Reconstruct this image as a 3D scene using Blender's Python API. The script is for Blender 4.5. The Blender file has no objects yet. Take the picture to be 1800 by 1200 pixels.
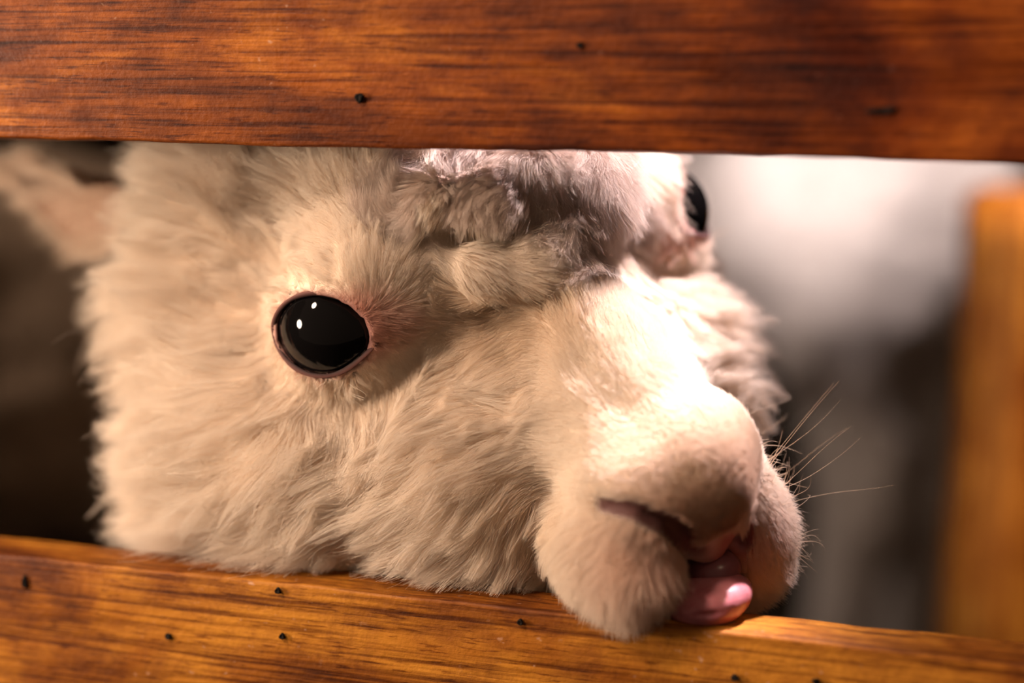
import bpy, bmesh, math, random
import numpy as np
from mathutils import Vector, Matrix
from mathutils.kdtree import KDTree

rng = np.random.default_rng(7)
random.seed(7)
sc = bpy.context.scene
COL = sc.collection

# ------------------------------------------------------------------ camera, world, light, exposure
CAMH = 0.85                                   # camera height over the barn floor
CAM = np.array([0.0, -0.37, CAMH])
YAW, PITCH, ROLL = math.radians(15.18), math.radians(-8.0), math.radians(1.13)
_f = np.array([-math.sin(YAW) * math.cos(PITCH), math.cos(YAW) * math.cos(PITCH), math.sin(PITCH)])
_r = np.array([math.cos(YAW), math.sin(YAW), 0.0])
_u = np.cross(_r, _f)
RGT = math.cos(ROLL) * _r + math.sin(ROLL) * _u
UPV = math.cos(ROLL) * _u - math.sin(ROLL) * _r
FWD = _f


def c2w(v):
    """camera-frame vector (right, up, forward) to a world vector"""
    return RGT * v[0] + UPV * v[1] + FWD * v[2]


cam_data = bpy.data.cameras.new('camera')
cam_data.sensor_width = 36.0
cam_data.lens = 50.0
cam_data.clip_start = 0.02
cam_data.dof.use_dof = True
cam_data.dof.focus_distance = 0.405
cam_data.dof.aperture_fstop = 2.8
cam = bpy.data.objects.new('camera', cam_data)
COL.objects.link(cam)
cam.matrix_world = Matrix(((RGT[0], UPV[0], -FWD[0], CAM[0]), (RGT[1], UPV[1], -FWD[1], CAM[1]),
                           (RGT[2], UPV[2], -FWD[2], CAM[2]), (0, 0, 0, 1)))
sc.camera = cam

sc.view_settings.view_transform = 'Standard'
sc.view_settings.look = 'None'
sc.view_settings.gamma = 1.0
sc.view_settings.use_curve_mapping = False
sc.view_settings.exposure = 0.0
try:
    sc.cycles.use_denoising = True
    sc.cycles.max_bounces = 8
    sc.cycles.diffuse_bounces = 4
    sc.cycles.transparent_max_bounces = 8
except Exception:
    pass

world = bpy.data.worlds.new('world')
sc.world = world
world.use_nodes = True
bgn = world.node_tree.nodes['Background']
bgn.inputs[0].default_value = (1.0, 0.70, 0.50, 1)
bgn.inputs[1].default_value = 0.11


def lamp(name, loc, target, power, color, radius, angle=70, blend=0.6):
    d = bpy.data.lights.new(name, 'SPOT')
    d.energy = power
    d.color = color
    d.shadow_soft_size = radius
    d.spot_size = math.radians(angle)
    d.spot_blend = blend
    o = bpy.data.objects.new(name, d)
    COL.objects.link(o)
    o.location = loc
    o.rotation_euler = (Vector(target) - Vector(loc)).to_track_quat('-Z', 'Y').to_euler()
    return o


HEAD_C = CAM + c2w((0.01, 0.0, 0.42))


def lamp_towards(name, at_w, direction, dist, power, color, radius, target=None, angle=60):
    loc = np.asarray(at_w) + dist * c2w(np.asarray(direction) / np.linalg.norm(direction))
    return lamp(name, tuple(loc), HEAD_C if target is None else target, power, color, radius, angle)


EYE_W = CAM + c2w((-0.055, 0.0025, 0.40))
lamp('cool_overhead_lamp', (0.24, 0.42, CAMH + 1.12), (-0.10, 0.012, CAMH - 0.045), 500, (1.0, 0.85, 0.91), 0.03, 10, 0.7)
lamp_towards('ceiling_lamp', EYE_W, (-0.41, 0.85, -0.34), 1.3, 24, (1.0, 0.84, 0.74), 0.05)
lamp_towards('warm_front_lamp', EYE_W, (-0.62, 0.58, -0.52), 0.95, 33, (1.0, 0.75, 0.57), 0.07)
lamp_towards('warm_side_lamp', EYE_W, (-0.95, 0.05, -0.22), 0.75, 34, (1.0, 0.78, 0.59), 0.08)
lamp_towards('warm_far_lamp', EYE_W, (0.48, 0.63, -0.62), 1.6, 6, (1.0, 0.70, 0.44), 0.07)
lamp('barn_lamp', (-0.85, 0.45, 1.75), (-0.06, 1.6, 0.88), 300, (1.0, 0.86, 0.84), 0.06, 21, 0.9)
lamp('barn_lamp_left', (-1.4, 0.6, 2.2), (-0.7, 1.1, 0.7), 75, (1.0, 0.80, 0.66), 0.08, 50, 0.9)
lamp('barn_lamp_warm', (0.25, 0.40, 1.9), (0.44, 0.55, 0.75), 180, (1.0, 0.62, 0.28), 0.05, 50)

# ------------------------------------------------------------------ helpers
def mesh_obj(name, verts, faces, mat=None, parent=None, smooth=True):
    me = bpy.data.meshes.new(name)
    if isinstance(faces, np.ndarray):
        n = len(faces)
        k = faces.shape[1]
        me.vertices.add(len(verts))
        me.vertices.foreach_set('co', np.asarray(verts, np.float32).ravel())
        me.loops.add(n * k)
        me.loops.foreach_set('vertex_index', faces.astype(np.int32).ravel())
        me.polygons.add(n)
        me.polygons.foreach_set('loop_start', np.arange(0, n * k, k, dtype=np.int32))
        me.update(calc_edges=True)
        me.validate()
    else:
        me.from_pydata([tuple(v) for v in verts], [], faces)
        me.update()
    if smooth:
        me.shade_smooth()
    if mat:
        me.materials.append(mat)
    o = bpy.data.objects.new(name, me)
    COL.objects.link(o)
    if parent:
        o.parent = parent
        o.matrix_parent_inverse = parent.matrix_world.inverted()
    return o


def bm_obj(name, bm, mat=None, parent=None, smooth=True):
    me = bpy.data.meshes.new(name)
    bm.to_mesh(me)
    bm.free()
    if smooth:
        me.shade_smooth()
    if mat:
        me.materials.append(mat)
    o = bpy.data.objects.new(name, me)
    COL.objects.link(o)
    if parent:
        o.parent = parent
        o.matrix_parent_inverse = parent.matrix_world.inverted()
    return o


def empty(name, loc, label, cat, group=None):
    o = bpy.data.objects.new(name, None)
    COL.objects.link(o)
    o.location = loc
    o.matrix_world = Matrix.Translation(loc)
    o['label'] = label
    o['category'] = cat
    if group:
        o['group'] = group
    return o


def new_mat(name):
    m = bpy.data.materials.new(name)
    m.use_nodes = True
    nt = m.node_tree
    return m, nt, nt.nodes['Principled BSDF']


def N(nt, kind, **kw):
    n = nt.nodes.new(kind)
    for k, v in kw.items():
        if k.startswith('i_'):
            n.inputs[k[2:].replace('_', ' ')].default_value = v
        else:
            setattr(n, k, v)
    return n


def ramp(nt, fac, stops):
    n = nt.nodes.new('ShaderNodeValToRGB')
    el = n.color_ramp.elements
    while len(el) < len(stops):
        el.new(0.5)
    for e, (p, c) in zip(el, stops):
        e.position = p
        e.color = (*c, 1)
    nt.links.new(fac, n.inputs[0])
    return n.outputs[0]


def mixc(nt, fac, a, b, mode='MIX'):
    n = nt.nodes.new('ShaderNodeMix')
    n.data_type = 'RGBA'
    n.blend_type = mode
    for sock, v in ((n.inputs[0], fac), (n.inputs[6], a), (n.inputs[7], b)):
        if isinstance(v, (int, float)):
            sock.default_value = v
        elif isinstance(v, tuple):
            sock.default_value = (*v, 1)
        else:
            nt.links.new(v, sock)
    return n.outputs[2]


def noise(nt, vec, scale, detail=4, rough=0.55, dist=0.0):
    n = nt.nodes.new('ShaderNodeTexNoise')
    n.inputs['Scale'].default_value = scale
    n.inputs['Detail'].default_value = detail
    n.inputs['Roughness'].default_value = rough
    n.inputs['Distortion'].default_value = dist
    nt.links.new(vec, n.inputs['Vector'])
    return n.outputs['Fac']


def mapping(nt, scale, loc=(0, 0, 0), rot=(0, 0, 0)):
    tc = nt.nodes.new('ShaderNodeTexCoord')
    mp = nt.nodes.new('ShaderNodeMapping')
    mp.inputs['Scale'].default_value = scale
    mp.inputs['Location'].default_value = loc
    mp.inputs['Rotation'].default_value = rot
    nt.links.new(tc.outputs['Object'], mp.inputs['Vector'])
    return mp.outputs[0]


def wood_mat(name, light, mid, dark, seed=0.0, rough=0.42, axis='X', red_end=None):
    """varnished wood: broad cloudy figure, fine dark streaks and short pores along the grain, speckled gloss"""
    m, nt, b = new_mat(name)

    def g(al, ac, **k):
        return mapping(nt, (al, ac, ac) if axis == 'X' else (ac, ac, al), (seed, seed * 1.7, seed * 0.6), (0, math.radians(1.2 if axis == 'X' else 0), 0))
    big = noise(nt, g(1.0, 2.0), 10, 4, 0.6, 0.8)
    band = noise(nt, g(1.0, 11), 8, 4, 0.6, 0.5)
    streak = noise(nt, g(1.0, 38), 15, 4, 0.62, 0.25)
    pore = noise(nt, g(1.0, 11), 95, 3, 0.6, 0.2)
    mott = noise(nt, g(1.0, 1.3), 52, 6, 0.72, 0.3)
    fleck = noise(nt, g(1.0, 1.5), 330, 2, 0.5, 0.0)
    area = noise(nt, g(1.0, 1.3), 17, 2, 0.5, 0.0)
    c = ramp(nt, big, [(0.36, dark), (0.50, mid), (0.63, light)])
    c = mixc(nt, 0.6, c, ramp(nt, band, [(0.38, (0.42, 0.30, 0.20)), (0.54, (1, 1, 1))]), 'MULTIPLY')
    c = mixc(nt, 0.85, c, ramp(nt, streak, [(0.38, (0.24, 0.13, 0.06)), (0.47, (0.78, 0.70, 0.62)), (0.56, (1.15, 1.12, 1.05))]), 'MULTIPLY')
    c = mixc(nt, 0.75, c, ramp(nt, pore, [(0.34, (0.26, 0.14, 0.07)), (0.43, (1, 1, 1))]), 'MULTIPLY')
    c = mixc(nt, 0.55, c, ramp(nt, mott, [(0.38, (0.40, 0.27, 0.18)), (0.55, (1, 1, 1))]), 'MULTIPLY')
    fm = N(nt, 'ShaderNodeMath', operation='MULTIPLY')
    nt.links.new(ramp(nt, fleck, [(0.68, (0, 0, 0)), (0.76, (1, 1, 1))]), fm.inputs[0])
    nt.links.new(ramp(nt, area, [(0.50, (0, 0, 0)), (0.62, (0.55, 0.55, 0.55))]), fm.inputs[1])
    c = mixc(nt, fm.outputs[0], c, (0.55, 0.33, 0.22))
    if red_end:                                   # redder and darker towards one end of the board
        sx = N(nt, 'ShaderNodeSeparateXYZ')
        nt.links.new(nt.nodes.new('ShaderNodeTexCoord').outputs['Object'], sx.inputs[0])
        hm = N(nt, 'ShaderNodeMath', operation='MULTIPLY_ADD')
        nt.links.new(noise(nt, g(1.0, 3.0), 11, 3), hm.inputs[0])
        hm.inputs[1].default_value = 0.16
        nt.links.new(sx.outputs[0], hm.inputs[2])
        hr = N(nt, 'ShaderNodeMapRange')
        hr.inputs[1].default_value, hr.inputs[2].default_value = red_end
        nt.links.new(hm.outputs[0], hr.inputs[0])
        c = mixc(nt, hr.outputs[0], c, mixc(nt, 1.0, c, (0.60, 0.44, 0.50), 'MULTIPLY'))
    nt.links.new(c, b.inputs['Base Color'])
    nt.links.new(ramp(nt, mott, [(0.35, (rough + 0.22,) * 3), (0.65, (rough,) * 3)]), b.inputs['Roughness'])
    b.inputs['Coat Weight'].default_value = 0.0
    b.inputs['Coat Roughness'].default_value = 0.35
    b.inputs['Specular IOR Level'].default_value = 0.16
    bp = nt.nodes.new('ShaderNodeBump')
    bp.inputs['Strength'].default_value = 0.5
    bp.inputs['Distance'].default_value = 0.0005
    sp = noise(nt, mapping(nt, (1, 1, 1.3), (seed, 3, 7)), 420, 3, 0.6)
    add = N(nt, 'ShaderNodeMath', operation='ADD')
    nt.links.new(streak, add.inputs[0])
    nt.links.new(sp, add.inputs[1])
    nt.links.new(add.outputs[0], bp.inputs['Height'])
    nt.links.new(bp.outputs[0], b.inputs['Normal'])
    return m


def vnoise(p, scale, seed=0):
    """cheap smooth pseudo-noise in [-1,1] from summed sines; p (n,3)"""
    g = np.random.default_rng(1000 + seed)
    out = np.zeros(len(p))
    for k in range(7):
        d = g.normal(size=3)
        d /= np.linalg.norm(d)
        fr = scale * (0.6 + 0.9 * g.random())
        out += np.sin(p @ d * fr * 6.283 + g.random() * 6.283)
    return out / 3.2


# ------------------------------------------------------------------ setting
def simple_mat(name, c1, c2, scale, rough=0.9):
    m, nt, b = new_mat(name)
    f = noise(nt, mapping(nt, (1, 1, 1)), scale, 6, 0.65, 0.4)
    nt.links.new(ramp(nt, f, [(0.35, c1), (0.65, c2)]), b.inputs['Base Color'])
    b.inputs['Roughness'].default_value = rough
    b.inputs['Specular IOR Level'].default_value = 0.2
    bp = nt.nodes.new('ShaderNodeBump')
    bp.inputs['Distance'].default_value = 0.01
    nt.links.new(f, bp.inputs['Height'])
    nt.links.new(bp.outputs[0], b.inputs['Normal'])
    return m


def slab(name, lo, hi, mat):
    bm = bmesh.new()
    bmesh.ops.create_cube(bm, size=1)
    for v in bm.verts:
        for k in range(3):
            v.co[k] = lo[k] if v.co[k] < 0 else hi[k]
    o = bm_obj(name, bm, mat, smooth=False)
    o['kind'] = 'structure'
    return o


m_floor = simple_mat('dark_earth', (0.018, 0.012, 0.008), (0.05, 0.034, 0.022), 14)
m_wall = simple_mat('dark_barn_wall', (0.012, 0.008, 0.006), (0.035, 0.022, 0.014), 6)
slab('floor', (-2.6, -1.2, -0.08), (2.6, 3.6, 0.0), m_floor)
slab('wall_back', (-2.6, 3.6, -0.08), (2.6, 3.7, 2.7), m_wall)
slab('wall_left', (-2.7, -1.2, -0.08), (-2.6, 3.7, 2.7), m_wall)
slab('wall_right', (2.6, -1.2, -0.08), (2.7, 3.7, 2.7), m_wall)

# ------------------------------------------------------------------ wooden fence
m_rail = wood_mat('varnished_wood', (0.52, 0.180, 0.020), (0.28, 0.074, 0.008), (0.11, 0.024, 0.005), 0.0, red_end=(-0.06, 0.06))
m_rail2 = wood_mat('varnished_wood_amber', (0.45, 0.180, 0.022), (0.29, 0.096, 0.011), (0.12, 0.032, 0.006), 3.3)
m_post = wood_mat('pale_amber_wood', (0.62, 0.30, 0.06), (0.48, 0.20, 0.035), (0.30, 0.10, 0.015), 6.1, axis='Z')
m_hole = simple_mat('dark_hole', (0.006, 0.004, 0.003), (0.012, 0.007, 0.004), 40)

fence = empty('wooden_fence', (0, 0.009, 0), 'varnished orange-brown wooden fence rails with a gap the alpaca looks through', 'fence')
ZU = CAMH - 0.0024
ZL = CAMH - 0.1292
TH = 0.0182


def rail(name, x0, x1, z0, z1, y0, y1, mat, rad, seed):
    """board with rounded arrises, a little uneven, as a closed ring lofted along x"""
    nseg = 150
    prof = []
    nr = 4
    for (cy, cz, a0) in ((y0 + rad, z1 - rad, 90), (y0 + rad, z0 + rad, 180), (y1 - rad, z0 + rad, 270), (y1 - rad, z1 - rad, 0)):
        for k in range(nr + 1):
            a = math.radians(a0 + 90 * k / nr)
            prof.append((cy + rad * math.cos(a), cz + rad * math.sin(a)))
    P = []
    # subdivide long sides
    for i in range(len(prof)):
        a, b = prof[i], prof[(i + 1) % len(prof)]
        L = math.dist(a, b)
        n = max(1, int(L / 0.012))
        for k in range(n):
            t = k / n
            P.append((a[0] + (b[0] - a[0]) * t, a[1] + (b[1] - a[1]) * t))
    P = np.array(P)
    m = len(P)
    xs = np.linspace(x0, x1, nseg)
    V = np.zeros((nseg, m, 3))
    V[:, :, 0] = xs[:, None]
    V[:, :, 1] = P[None, :, 0]
    V[:, :, 2] = P[None, :, 1]
    F = V.reshape(-1, 3)
    q = F * np.array([0.35, 1, 1])
    F[:, 2] += 0.0005 * vnoise(q, 12, seed) + 0.00025 * vnoise(F, 60, seed + 1)
    F[:, 1] += 0.0003 * vnoise(q, 18, seed + 2)
    idx = np.arange(nseg * m).reshape(nseg, m)
    a = idx[:-1, :]
    b = np.roll(idx, -1, 1)[:-1, :]
    c = np.roll(idx, -1, 1)[1:, :]
    d = idx[1:, :]
    faces = [tuple(x) for x in np.stack([a, b, c, d], -1).reshape(-1, 4)]
    faces.append(tuple(idx[0, ::-1]))
    faces.append(tuple(idx[-1, :]))
    return mesh_obj(name, F, faces, mat, fence)


rail_up = rail('rail', -0.62, 0.62, ZU, ZU + 0.24, 0.0, TH, m_rail, 0.0012, 3)  # height out of view extended to cast more shade on the head
rail_lo = rail('rail', -0.62, 0.62, ZL - 0.105, ZL, 0.0, TH, m_rail2, 0.0012, 9)
rail_up['label'] = 'upper rail, reddish brown with dark grain streaks'
rail_lo['label'] = 'lower rail, amber brown with small dark holes'
for sx in (-0.60, 0.60):
    bm = bmesh.new()
    bmesh.ops.create_cube(bm, size=1)
    for v in bm.verts:
        v.co = Vector((sx + v.co.x * 0.07, TH + 0.035 + v.co.y * 0.07, 0.6 + v.co.z * 1.2))
    bmesh.ops.bevel(bm, geom=list(bm.edges), offset=0.004, segments=2, affect='EDGES')
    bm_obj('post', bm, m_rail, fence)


def hole(parent, x, z, r, elong=1.0, tilt=0.0):
    """small dark pit ringed by a shallow rim in the front face"""
    bm = bmesh.new()
    n = 14
    rings = []
    for rad, y in ((1.0, -0.0003), (0.75, -0.0012), (0.45, -0.0010), (0.0, -0.0009)):
        if rad == 0:
            rings.append([bm.verts.new((x, y, z))])
            continue
        ring = []
        for k in range(n):
            a = 2 * math.pi * k / n
            rr = r * rad * (1 + 0.12 * math.sin(3 * a + x * 90))
            dx, dz = rr * elong * math.cos(a), rr * math.sin(a)
            ring.append(bm.verts.new((x + dx * math.cos(tilt) - dz * math.sin(tilt), y, z + dx * math.sin(tilt) + dz * math.cos(tilt))))
        rings.append(ring)
    for i in range(2):
        for k in range(n):
            bm.faces.new((rings[i][k], rings[i][(k + 1) % n], rings[i + 1][(k + 1) % n], rings[i + 1][k]))
    for k in range(n):
        bm.faces.new((rings[2][k], rings[2][(k + 1) % n], rings[3][0]))
    bm_obj('nail_hole', bm, m_hole, parent)


# centre (x, z) on the front face, radius, elongation, tilt
HOLES_LO = [ (-0.1696, CAMH + -0.1312, 0.00100, 1.0, 0.00), (-0.2054, CAMH + -0.1491, 0.00103, 1.0, 0.00), (-0.1683, CAMH + -0.1449, 0.00100, 1.0, 0.00), (-0.0963, CAMH + -0.1326, 0.00095, 1.0, 0.00), (-0.0364, CAMH + -0.1415, 0.00092, 1.2, 0.00), (-0.0150, CAMH + -0.1399, 0.00090, 1.3, 0.00), (-0.2543, CAMH + -0.1373, 0.00088, 2.6, 1.57) ]
HOLES_UP = [ (-0.0835, CAMH + 0.0252, 0.00089, 1.1, 0.00), (-0.1450, CAMH + 0.0110, 0.00140, 1.0, 0.00), (-0.0062, CAMH + 0.0094, 0.00085, 4.5, 0.08) ]
for h in HOLES_LO:
    hole(rail_lo, *h)
for h in HOLES_UP:
    hole(rail_up, *h)

# ------------------------------------------------------------------ alpaca: signed distance model
HSC = 0.97
MID = CAM + c2w(np.array([0.0013, 0.0231, 0.4475]) * HSC)
_X = np.array([-0.86, -0.307, -0.41])
_X /= np.linalg.norm(_X)
_Y = np.array([0.505, -0.368, -0.78])
_Y -= _X * (_X @ _Y)
_Y /= np.linalg.norm(_Y)
_Z = -np.cross(_X, _Y)
_roll = math.radians(3.0)
_X = math.cos(_roll) * _X - math.sin(_roll) * _Z
_yaw = math.radians(5.0)
_X, _Y = math.cos(_yaw) * _X + math.sin(_yaw) * _Y, math.cos(_yaw) * _Y - math.sin(_yaw) * _X
XW, YW = c2w(_X), c2w(_Y)
ZW = np.cross(XW, YW)
HR = np.stack([XW, YW, ZW], 1)               # head axes: X to the near side, Y to the nose, Z up
CM = 0.01 * HSC


def h2w(q):
    return MID + (np.asarray(q, float) * CM) @ HR.T


def w2h(p):
    return ((p - MID) @ HR) / CM


def sph(q, c, r):
    return np.sqrt(((q - np.asarray(c, np.float32)) ** 2).sum(-1)) - r


def ell(q, c, r):
    r = np.asarray(r, np.float32)
    d = q - np.asarray(c, np.float32)
    k0 = np.sqrt(((d / r) ** 2).sum(-1))
    k1 = np.sqrt(((d / r ** 2) ** 2).sum(-1)) + 1e-6
    return k0 * (k0 - 1.0) / k1


def cone(q, a, ra, b, rb):
    a = np.asarray(a, np.float32)
    b = np.asarray(b, np.float32)
    ab = b - a
    t = np.clip(((q - a) @ ab) / (ab @ ab), 0, 1)
    d = q - a - t[..., None] * ab
    return np.sqrt((d ** 2).sum(-1)) - (ra + (rb - ra) * t)


def smin(a, b, k):
    h = np.clip(0.5 + 0.5 * (b - a) / k, 0, 1)
    return b + (a - b) * h - k * h * (1 - h)


def smax(a, b, k):
    return -smin(-a, -b, k)


EYE_C = np.array([5.52, -1.60, -0.20])
EYE_R = 1.95
EYE_N = np.array([0.74, 0.58, 0.30])
EYE_N /= np.linalg.norm(EYE_N)
EYE_U = np.array([-0.5, 0.62, 0.06])         # long axis of the lid opening, towards the inner corner
EYE_U -= EYE_N * (EYE_N @ EYE_U)
EYE_U /= np.linalg.norm(EYE_U)
EYE_V = np.cross(EYE_U, EYE_N)
if EYE_V[2] < 0:
    EYE_V = -EYE_V
LID_A, LID_B = 1.54, 1.20                    # half axes of the lid opening


FAR_EYE = np.array([0.42, 1.0, -0.50])      # the far eye sits a little lower


def eye_frame(q):
    """mirror the far side onto the near eye"""
    s = q.copy()
    far = s[..., 0] < 0
    s[..., 0] = np.abs(s[..., 0])
    s[far] -= FAR_EYE.astype(s.dtype)
    return s


NOSTRIL = [((3.3, 8.0, -3.25), 0.12, (2.85, 8.85, -3.25), 0.20), ((2.85, 8.85, -3.25), 0.20, (2.2, 9.38, -3.8), 0.26),
           ((2.2, 9.38, -3.8), 0.26, (1.8, 9.4, -4.4), 0.27), ((1.8, 9.4, -4.4), 0.27, (1.4, 9.3, -5.3), 0.22),
           ((-0.75, 9.0, -4.3), 0.22, (-0.45, 9.2, -5.8), 0.28)]


def nostril(q):
    """comma-shaped nostril slits above the split upper lip"""
    return np.minimum.reduce([cone(q, *c) for c in NOSTRIL])


def head_sdf(q):
    """q in head cm; symmetric in x but for the lips and the forelock"""
    s = q.copy()
    s[..., 0] = np.abs(s[..., 0])
    se = eye_frame(q)
    d = ell(s, (0, -3.6, 0.2), (5.9, 5.6, 5.0))
    d = smin(d, cone(s, (0, 0.5, -3.3), 4.1, (0, 7.0, -3.9), 2.0), 1.4)
    d = smin(d, cone(q, (-0.05, 0.6, 0.7), 1.5, (0.3, 7.9, -2.6), 0.75), 1.1)           # nasal bridge
    d = smin(d, sph(s, (4.4, -1.2, 0.9), 1.9), 1.5)                               # brow
    d = smin(d, ell(q, (0.25, 8.3, -3.5), (1.6, 1.7, 1.8)), 0.6)                   # nose pad
    d = smin(d, np.minimum(ell(q, (1.95, 7.45, -3.8), (1.5, 1.8, 1.38)), ell(q, (-0.8, 7.5, -3.5), (1.2, 1.6, 1.4))), 0.7)                # alar wing
    d = smin(d, cone(q, (1.0, 4.5, -3.0), 1.8, (1.3, 7.7, -3.75), 1.7), 0.9)      # near flank of the nose
    d = smin(d, ell(q, (0.35, 8.7, -4.2), (1.1, 1.15, 1.6)), 0.5)                     # pad narrows to the philtrum
    d = smin(d, cone(s, (0, 0, -6.2), 3.4, (0, 6.4, -5.9), 2.2), 1.5)             # lower jaw
    d = smin(d, np.minimum(sph(q, (5.6, -4.1, -5.75), 5.0), sph(q, (-4.6, -3.9, -6.2), 5.0)), 2.0)   # cheeks
    d = smin(d, cone(s, (3.0, -4.5, -6.0), 5.4, (2.5, -7.0, -13.0), 6.0), 2.5)    # throat
    d = smin(d, sph(s, (3.9, 1.6, -5.0), 2.9), 2.0)                               # side of the muzzle
    d = smin(d, np.minimum(sph(q, (5.4, -8.0, -2.6), 4.4), np.minimum(sph(q, (-4.2, -9.0, -2.5), 4.0), sph(q, (3.9, -8.4, 1.2), 4.0))), 2.0)
    d = smin(d, np.minimum(ell(q, (-1.6, -8.4, 6.2), (4.8, 3.6, 3.6)), ell(q, (-0.3, -4.3, 7.0), (3.6, 2.4, 2.8))), 1.5)                  # unseen poll wool behind the upper rail, added to shade forehead and far cheek
    pass    # wool behind the jaw
    d = smin(d, cone(q, (8.0, -6.2, -7.2), 3.6, (7.0, -6.2, -12.5), 4.5), 2.5)    # near side of the neck
    d = smin(d, sph(s, (2.8, 2.0, -8.0), 3.0), 2.0)                               # throat below the jaw
    lipn = ell(q, (2.95, 7.5, -5.5), (1.45, 2.05, 1.68))
    lipf = ell(q, (-1.25, 7.9, -6.6), (1.45, 1.9, 2.6))
    d = smin(d, smin(lipn, lipf, 0.1), 0.8)
    gap = ell(q, (0.5, 10.0, -6.6), (0.75, 2.6, 1.7))
    d = smax(d, -gap, 0.4)                                                        # cleft between the lips
    d = smin(d, sph(se, EYE_C, EYE_R + 0.14), 0.7)                                 # lids
    e = se - EYE_C.astype(np.float32)
    a, b, c = e @ EYE_U.astype(np.float32), e @ EYE_V.astype(np.float32), e @ EYE_N.astype(np.float32)
    rho = np.sqrt((a / LID_A) ** 2 + (b / LID_B) ** 2)
    ap = np.maximum((rho - 1.0) * 1.4, -c)
    d = smax(d, -ap, 0.12)
    d = np.maximum(d, -sph(se, EYE_C, EYE_R - 0.05))
    for cc, rr in FORELOCK:
        d = smin(d, ell(q, cc, rr), 0.3)
    fr = smin(smin(cone(q, (3.6, 0.0, 1.9), 0.5, (2.2, 1.5, 1.3), 0.75), cone(q, (2.2, 1.5, 1.3), 0.75, (1.0, 2.25, 1.15), 0.8), 0.4),
              cone(q, (1.0, 2.25, 1.15), 0.8, (-0.5, 2.1, 2.0), 0.5), 0.4)
    d = smin(d, fr, 0.22)                                                          # curled fringe
    d = smin(d, ell(q, (0.50, 8.75, -4.95), (0.85, 0.85, 1.4)), 0.3)                # septum of the lip
    d = smax(d, -nostril(q), 0.3)                                                          # nostril slit
    return d


FORELOCK = [((1.1, 1.0, 2.9), (1.25, 0.95, 1.0)), ((-0.3, 1.3, 3.2), (0.9, 0.9, 1.2)), ((2.7, 0.2, 3.2), (0.9, 0.7, 0.8)),
            ((-1.7, 1.5, 2.7), (1.1, 0.9, 1.4)), ((-3.0, 0.8, 2.3), (1.1, 1.0, 1.5)), ((-2.3, 1.8, 1.7), (0.8, 0.6, 0.6))]


def body_sdf(p):
    """p: world; neck, trunk and legs"""
    q = p - np.array([0, 0, CAMH], np.float32)
    nb = (h2w((1.5, -7.0, -8.0)) - np.array([0, 0, CAMH])).astype(np.float32)
    d = cone(q, nb, 0.06, (-0.17, 0.20, -0.30), 0.085)
    d = smin(d, cone(q, (-0.17, 0.20, -0.30), 0.085, (-0.21, 0.36, -0.45), 0.12), 0.05)
    d = smin(d, cone(q, (-0.22, 0.38, -0.45), 0.13, (-0.34, 0.82, -0.45), 0.14), 0.07)
    for (x, y, fx) in ((-0.15, 0.42, 1), (-0.29, 0.38, 1), (-0.26, 0.84, 0), (-0.41, 0.80, 0)):
        hip = (x, y, -0.50)
        if fx:
            knee, foot = (x, y - 0.012, -0.66), (x, y, -0.825)
        else:
            knee, foot = (x - 0.01, y + 0.045, -0.64), (x, y + 0.02, -0.825)
        d = smin(d, cone(q, hip, 0.06, knee, 0.036), 0.04)
        d = smin(d, cone(q, knee, 0.036, foot, 0.025), 0.015)
    d = smin(d, cone(q, (-0.365, 0.93, -0.40), 0.045, (-0.38, 0.99, -0.50), 0.03), 0.03)
    d = d + 0.006 * (np.sin(q[..., 0] * 95 + 2 * np.sin(q[..., 2] * 60)) * np.sin(q[..., 1] * 80 + q[..., 2] * 70)) * np.clip((q[..., 1] - 0.12) / 0.1, 0, 1)   # locks of wool
    return d


def alpaca_sdf(p):
    q = w2h(p).astype(np.float32)
    near = np.linalg.norm(q - np.array([0, 0, -1.5], np.float32), axis=-1) < 24
    d = body_sdf(p.astype(np.float32))
    if near.any():
        dh = head_sdf(q[near]) * np.float32(CM)
        d[near] = smin(d[near], dh, 0.025)
    return d


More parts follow.
